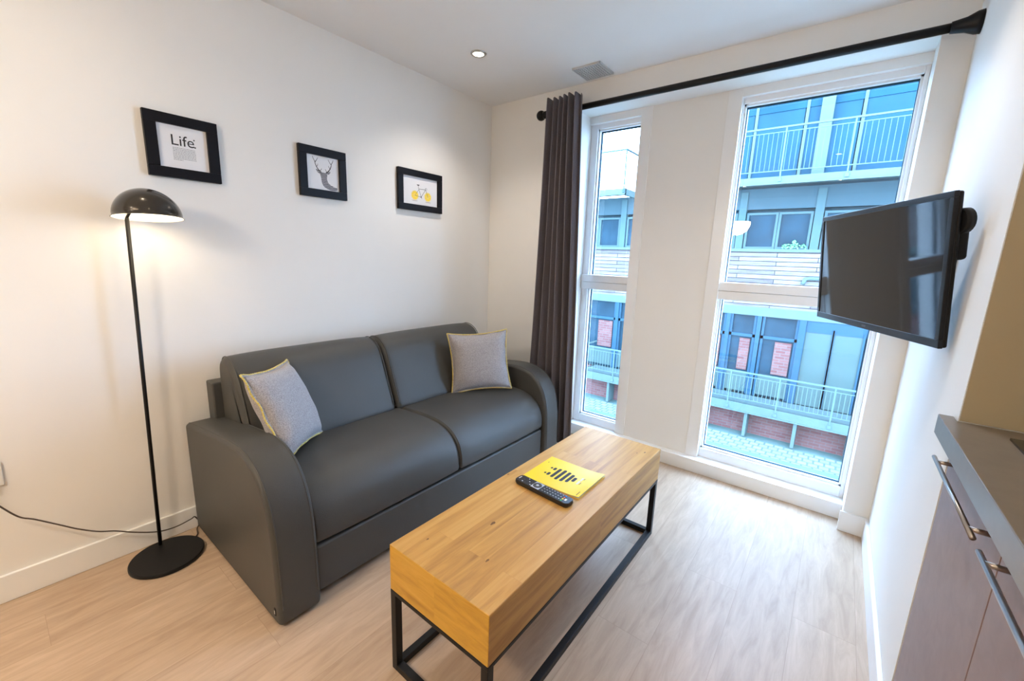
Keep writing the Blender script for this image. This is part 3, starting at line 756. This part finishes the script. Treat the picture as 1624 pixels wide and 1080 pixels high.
lo_ = [(-a+0.05, -c+0.03), (a-0.025, -c+0.03), (a-0.025, c-0.07), (-a+0.05, c-0.07)]; hi_ = [(-a+0.09, -c+0.06), (a-0.10, -c+0.06), (a-0.10, c-0.11), (-a+0.09, c-0.11)]
A = [bm.verts.new((p[0], 0.022, p[1])) for p in lo_]; B = [bm.verts.new((p[0], 0.050, p[1])) for p in hi_]
for k in range(4): bm.faces.new((A[k], A[(k+1)%4], B[(k+1)%4], B[k]))
bm.faces.new(A); bm.faces.new(B[::-1])
bevel(link('back_housing', bm, M['tvback'], t), 0.006, 3)
bevel(link('side_housing', bxs((a-0.085, a-0.012, 0.022, 0.054, 0.030, 0.120)), M['tvback'], t), 0.010, 3)
b = bmesh.new(); tube(b, [(a-0.02, 0.024, 0.135), (a-0.02, 0.046, 0.135)], 0.034, 24); link('speaker_housing', b, M['tvback'], t, True)
link('maker_badge', bxs((-0.012, 0.012, -0.0006, 0.001, -c+0.008, -c+0.015)), M['button'], t)
# bracket: from the back of the set to the wall (built in world space)
t2 = thing('wall_bracket', 'black articulated wall bracket behind the television', 'wall bracket', (W, -0.62, 1.30))
bevel(link('wall_plate', bxs((-0.014, 0.0, -0.05, 0.05, -0.11, 0.11)), M['black'], t2), 0.003)
b = bmesh.new(); tube(b, [(-0.012, 0, 0), (-0.075, 0.02, 0), (-0.118, 0.045, 0.0)], 0.013, 12); link('arm', b, M['black'], t2, True)

# ------------------------------------------------------------------ kitchen run
ends = [YE-0.010, -1.585, -2.185, -2.785, -3.385]
kl = ['brown wood effect kitchen cabinet with bar handle next to the white wall', 'brown wood effect kitchen cabinet with bar handle at the right edge of the picture', 'brown kitchen base cabinet third from the window end of the worktop', 'brown kitchen base cabinet furthest from the window end']
for i in range(4):
    y1, y0 = ends[i], ends[i+1]
    t = thing('kitchen_cabinet', kl[i], 'cabinet', (W, (y0+y1)/2, 0), group='kitchen base cabinets')
    h = (y1-y0)/2
    link('carcass', bxs((0.020, 0.60, -h+0.001, h-0.001, 0.10, 0.898)), M['cabinet'], t)
    link('plinth', bxs((0.06, 0.075, -h, h, 0.0, 0.10)), M['cabinet'], t)
    d = bevel(link('door', bxs((0.0, 0.019, -h+0.002, h-0.002, 0.11, 0.888)), M['cabinet'], t), 0.0012)
    hb = h-0.022
    b = bmesh.new(); tube(b, [(-0.030, -hb, 0.858), (-0.030, hb, 0.858)], 0.0045, 12)
    for y in (-hb+0.035, hb-0.035): tube(b, [(0.0, y, 0.858), (-0.030, y, 0.858)], 0.0048, 10)
    link('handle', b, M['bronze'], d, True)
t = thing('worktop', 'taupe grey kitchen worktop with square front edge over the brown cabinets', 'worktop', (W, YE, 0.9))
pts = [(-0.030, 0.035), (-0.002, 0.035), (-0.002, -0.008), (0.615, -0.008), (0.615, -2.26), (-0.030, -2.26)]
b = bmesh.new(); A = [b.verts.new((p[0], p[1], 0)) for p in pts]; B = [b.verts.new((p[0], p[1], 0.05)) for p in pts]
b.faces.new(A); b.faces.new(B[::-1])
for k in range(6): b.faces.new((A[k], A[(k+1) % 6], B[(k+1) % 6], B[k]))
bevel(link('worktop_slab', b, M['worktop'], t), 0.002)
t = thing('hob', 'dark glass hob set into the taupe worktop at the right edge', 'hob', (W+0.31, -1.50, 0.95))
o = link('hob_glass', bxs((-0.245, 0.245, -0.28, 0.28, 0.0, 0.005)), M['sink'], t)
mo = o.modifiers.new('b', 'BEVEL'); mo.width = 0.02; mo.segments = 4; mo.affect = 'EDGES'; mo.limit_method = 'WEIGHT'

# pendant that only shows as a reflection in the window pane
t = thing('pendant_lamp', 'black dome pendant lamp hanging behind the viewer, reflected in the window', 'pendant lamp', (1.04, -3.29, 1.86))
b = bmesh.new(); lathe(b, [(0.15, 0.0)] + [(0.148*math.cos(a), 0.17*math.sin(a)) for a in [PI/2*k/10 for k in range(1, 10)]] + [(0.0, 0.172)], seg=40, cap=False); link('lamp_shade', b, M['lampblack'], t, True)
b = bmesh.new(); lathe(b, [(0.0, 0.03), (0.143, 0.004)], seg=32, cap=False); link('diffuser', b, emit('pendant_glow', (1.0, 0.62, 0.30), 0.8), t, True)
b = bmesh.new(); tube(b, [(0,0,0.17), (0,0,H-1.86)], 0.003, 8); link('cord', b, M['black'], t, True)

ld = bpy.data.lights.new('pendant_beam', 'POINT'); ld.energy = 38; ld.color = (1.0, 0.88, 0.73); ld.shadow_soft_size = 0.15
lo = bpy.data.objects.new('pendant_beam', ld); COL.objects.link(lo); lo.parent = t; lo.location = (0, 0, -0.02)

# ------------------------------------------------------------------ outside
CX, CY, CZ = 2.249, -2.556, 1.300
K = (9.0-CY)/(7.0-CY)
def fx_(x): return CX+(x-CX)*K
def fz_(z): return CZ+(z-CZ)*K
YR, YF = 9.0, 9.95       # railing plane, wall plane behind the balconies
o = link('ground', bxs((-25, 25, 0.6, 60, -3.3, -2.98)), M['oground']); o['kind'] = 'structure'
o = link('paving_strip', bxs((-8, 9, 8.15, 8.95, -2.99, -2.965)), M['ocobble']); o['kind'] = 'structure'
t = thing('apartment_block', 'apartment block across the street with timber cladding, brick base and blue grey windows', 'building', (0, YF, -2.98))
def part(name, bs, mat, parent=None, lab=None):
    bm = bmesh.new()
    for b in bs: box(bm, b[0], b[1], b[2]-YF, b[3]-YF, b[4]+2.98, b[5]+2.98)
    o = link(name, bm, mat, parent or t)
    if lab: o['label'] = lab
    return o
BX0, BX1 = -15.0, 7.5
UX0 = -2.2            # where the top storey starts (terrace with sky behind it further left)
part('brick_base', [(BX0, BX1, YF-0.55, YF+4, -2.98, -2.34), (BX0, BX1, YF+0.1, YF+4, -2.34, -2.2)], M['obrick'])
part('cladding', [(BX0, BX1, YF-0.04, YF+0.2, 0.25, 1.70)], M['oclad'])
part('spandrel', [(BX0, BX1, YF-0.03, YF+0.2, 2.70, 3.20)], M['opanel'])
part('wall', [(BX0, BX1, YF+0.2, YF+4, -2.2, 3.2), (UX0, BX1, YF+0.2, YF+4, 3.2, 6.6)], M['opanel'])
part('roof_slab', [(UX0-0.4, BX1, YF-0.6, YF+4, 6.55, 6.8)], M['osteel'])
part('floor_band', [(BX0, BX1, YF-0.05, YF+0.2, 0.03, 0.25)], M['osteel'])
part('window_sill', [(BX0, BX1, YF-0.09, YF+0.0, 1.66, 1.73)], M['osteel'])
# middle storey windows
xs = [-5.2, -3.75, -2.3, -0.85, 0.60, 1.60]
def win(x0, x1, z0, z1, y=YF, pane=None, fw=0.055):
    f = part('window', [(x0, x1, y-0.02, y+0.1, z1-fw, z1), (x0, x1, y-0.02, y+0.1, z0, z0+fw), (x0, x0+fw, y-0.02, y+0.1, z0+fw, z1-fw), (x1-fw, x1, y-0.02, y+0.1, z0+fw, z1-fw)], M['oframe'])
    part('pane', [(x0+fw, x1-fw, y+0.03, y+0.05, z0+fw, z1-fw)], pane or M['odark'], f)
    return f
g0 = -0.20
xw = fx_(0.30)
for k in range(-9, 6):
    # pairs of casements with a column between the pairs
    base = 0.05 + k*1.62
    if base < BX0 or base+1.5 > BX1: continue
    win(base, base+0.70, 1.73, 2.62); win(base+0.71, base+1.41, 1.73, 2.62)
    part('column', [(base+1.43, base+1.60, YF-0.06, YF+0.12, 1.73, 3.13)], M['oframe'])
# upper storey glazing
for k in range(0, 9):
    x0 = UX0 + 0.1 + k*1.04
    if x0+1.0 > BX1: break
    part('window', [(x0, x0+0.99, YF+0.0, YF+0.1, 3.32, 6.4)], M['oblue'])
    part('mullion', [(x0-0.03, x0+0.03, YF-0.04, YF+0.05, 3.32, 6.5)], M['osteel'])
part('column', [(1.28, 1.52, YF-0.14, YF+0.05, 3.32, 6.5)], M['osteel'])
part('blind_rail', [(UX0+0.1, BX1, YF-0.02, YF+0.0, 4.95, 5.10)], M['oblue'])
# lower storey: glazing with brick slabs as painted-in reflections, and pale doors
bxs_ = [(-6.5, -5.5), (-5.4, -4.4), (-4.3, -3.3), (-3.2, -2.2), (-2.1, -1.1), (-1.0, -0.10), (0.0, 0.62), (0.75, 1.55)]
for x0, x1 in bxs_:
    f = part('window', [(x0, x0+0.06, YF-0.02, YF+0.1, -2.1, 0.03), (x1-0.06, x1, YF-0.02, YF+0.1, -2.1, 0.03), (x0, x1, YF-0.02, YF+0.1, -0.55, -0.47)], M['opost'])
    part('pane', [(x0+0.06, x1-0.06, YF+0.04, YF+0.06, -2.1, 0.03)], M['odark'], f)
    part('brick_reflection', [(x0+0.06+0.35*(x1-x0), x1-0.10, YF+0.0, YF+0.035, -1.45, -0.60)], M['obrick'], f)
    part('blind', [(x0+0.06, x1-0.06, YF-0.005, YF+0.03, -2.05, -1.50)], M['owhite'], f)
for x in (-6.55, -5.45, -4.35, -3.25, -2.15, -1.05, -0.05, 0.68):
    part('post', [(x-0.05, x+0.05, YF-0.06, YF+0.05, -2.1, 0.03)], M['opost'])
for x0, x1 in ((1.70, 2.22), (2.27, 2.80), (3.10, 3.70), (3.75, 4.35), (4.7, 5.3), (5.35, 5.95)):
    f = part('door', [(x0, x1, YF-0.02, YF+0.1, -2.1, -0.25)], M['owhite'])
    part('door_frame', [(x0-0.04, x0, YF-0.05, YF+0.1, -2.1, -0.15), (x1, x1+0.04, YF-0.05, YF+0.1, -2.1, -0.15)], M['opost'], f)
part('lintel', [(1.60, BX1, YF-0.03, YF+0.1, -0.25, 0.03)], M['opost'])
for x in (1.62, 2.95, 4.52): part('post', [(x-0.07, x+0.07, YF-0.08, YF+0.05, -2.1, 0.03)], M['opost'])

def balcony(label, x0, x1, ztop, zdeck, zbot, step, pstep, posts_down=None, bar=0.008, rail='orail'):
    t = thing('balcony', label, 'balcony', ((x0+x1)/2, YR, zdeck))
    xc = (x0+x1)/2
    def P(name, bs, mat):
        bm = bmesh.new()
        for b in bs: box(bm, b[0]-xc, b[1]-xc, b[2]-YR, b[3]-YR, b[4]-zdeck, b[5]-zdeck)
        return link(name, bm, mat, t)
    P('deck', [(x0, x1, YR+0.03, YF-0.06, zdeck-0.06, zdeck-0.01)], M['osteel'])
    P('edge_beam', [(x0-0.02, x1+0.02, YR-0.02, YR+0.05, zbot, zdeck-0.01), (x0-0.02, x1+0.02, YR-0.06, YR+0.0, zbot, zbot+0.03), (x0-0.02, x0+0.05, YR, YF-0.06, zbot, zdeck-0.01), (x1-0.05, x1+0.02, YR, YF-0.06, zbot, zdeck-0.01)], M['osteel'])
    P('handrail', [(x0, x1, YR-0.04, YR, ztop-0.035, ztop), (x0, x0+0.04, YR, YF-0.06, ztop-0.035, ztop), (x1-0.04, x1, YR, YF-0.06, ztop-0.035, ztop)], M[rail])
    P('lower_rail', [(x0, x1, YR-0.03, YR-0.012, ztop-0.125, ztop-0.108), (x0, x1, YR-0.03, YR-0.012, zdeck+0.10, zdeck+0.118)], M[rail])
    n = int((x1-x0)/pstep)
    for k in range(n+1):
        x = x0+0.02 + k*(x1-x0-0.04)/n
        P('post', [(x-0.014, x+0.014, YR-0.035, YR-0.007, zdeck-0.08, ztop-0.03)], M[rail])
        P('cleat', [(x-0.035, x+0.035, YR-0.045, YR-0.02, zbot+0.06, zbot+0.13)], M[rail])
    n = int((x1-x0)/step)
    me = None
    for k in range(n+1):
        x = x0+0.03+k*step
        if x > x1-0.02: break
        b = P('baluster', [(xc-bar/2, xc+bar/2, YR-0.025, YR-0.017, zdeck+0.10, ztop-0.11)], M[rail]) if me is None else None
        if b is None:
            b = bpy.data.objects.new('baluster', me); COL.objects.link(b); b.parent = t
        else: me = b.data
        b.location.x = x-xc
    if posts_down:
        for x in posts_down:
            P('support_bracket', [(x-0.035, x+0.035, YR-0.01, YR+0.38, zbot-0.62, zbot)], M['osteel'])
    return t
balcony('upper balcony with thin pale railing seen at the top of the right window', -0.45, 5.6, fz_(3.83), fz_(2.965), fz_(2.815), 0.095, 1.05, bar=0.009)
balcony('upper balcony with white railing against the sky seen in the left window', -6.0, fx_(-2.03), fz_(3.81), fz_(2.965), fz_(2.815), 0.095, 1.25, bar=0.012, rail='opanel')
balcony('lower walkway balcony with pale railing and steel beam across the street', -3.9, 4.6, fz_(-0.84), fz_(-1.51), fz_(-1.70), 0.087, 1.06, posts_down=[-2.95, -1.9, -0.3, 0.80, 1.84, 2.85, 3.9], bar=0.012)
# drain pipe outlet on the cladding
t = thing('downpipe', 'short pale overflow pipe on the timber cladding across the street', 'pipe', (fx_(1.62), YF-0.1, fz_(1.04)))
b = bmesh.new(); tube(b, [(1.6,0,0.07), (0.10,0,0.06), (0.03,0,0.04), (0,0,-0.03), (-0.02,0,-0.09)], 0.045, 12); link('pipe', b, M['osteel'], t, True)
# pot plant on the sill of the opposite window
t = thing('potted_plant', 'small leafy plant behind the opposite window sill', 'plant', (1.15, YF-0.08, 1.735))
b = bmesh.new()
for k in range(70):
    a = random.uniform(0, 2*PI); r = random.uniform(0, 0.28); z = random.uniform(0.0, 0.10) + 0.22*max(0, 0.1-abs(r-0.05))*8*random.random()
    c = Vector((r*math.cos(a), 0.05*math.sin(a), z+0.01)); d = Vector((random.uniform(-1,1), random.uniform(-1,1), random.uniform(0,1))).normalized()*0.035; e = d.cross(Vector((0.3,1,0.2))).normalized()*0.015
    b.faces.new([b.verts.new(v) for v in (c-d, c+e, c+d, c-e)])
link('leaves', b, M['oplant'], t)

# ------------------------------------------------------------------ sky
w = bpy.data.worlds.new('sky'); sc.world = w; w.use_nodes = True
nt = w.node_tree; bg = nt.nodes['Background']
tc = nt.nodes.new('ShaderNodeTexCoord'); sx = nt.nodes.new('ShaderNodeSeparateXYZ'); nt.links.new(tc.outputs['Generated'], sx.inputs[0])
c = ramp(nt, sx.outputs['Z'], [(0.0, (0.46, 0.68, 1.0)), (0.6, (0.42, 0.64, 1.0))])
nt.links.new(c, bg.inputs['Color']); bg.inputs['Strength'].default_value = 15.5

# ------------------------------------------------------------------ camera
cam = bpy.data.cameras.new('camera'); co = bpy.data.objects.new('camera', cam); COL.objects.link(co)
cam.sensor_fit = 'HORIZONTAL'; cam.sensor_width = 36.0; cam.lens = 663.445/1624*36.0
cam.clip_start = 0.02; cam.clip_end = 200
yaw, pit, rol = 0.6608, -0.1954, 0.0341
f = Vector((-math.sin(yaw)*math.cos(pit), math.cos(yaw)*math.cos(pit), math.sin(pit)))
r = f.cross(Vector((0,0,1))).normalized(); u = r.cross(f)
r2 = r*math.cos(rol) + u*math.sin(rol); u2 = -r*math.sin(rol) + u*math.cos(rol)
mw = Matrix((r2, u2, -f)).transposed().to_4x4(); mw.translation = Vector((2.249, -2.5557, 1.3002))
co.matrix_world = mw
sc.camera = co

sc.view_settings.view_transform = 'Standard'; sc.view_settings.look = 'None'
sc.view_settings.exposure = 0.66; sc.view_settings.gamma = 1.0; sc.view_settings.use_curve_mapping = False
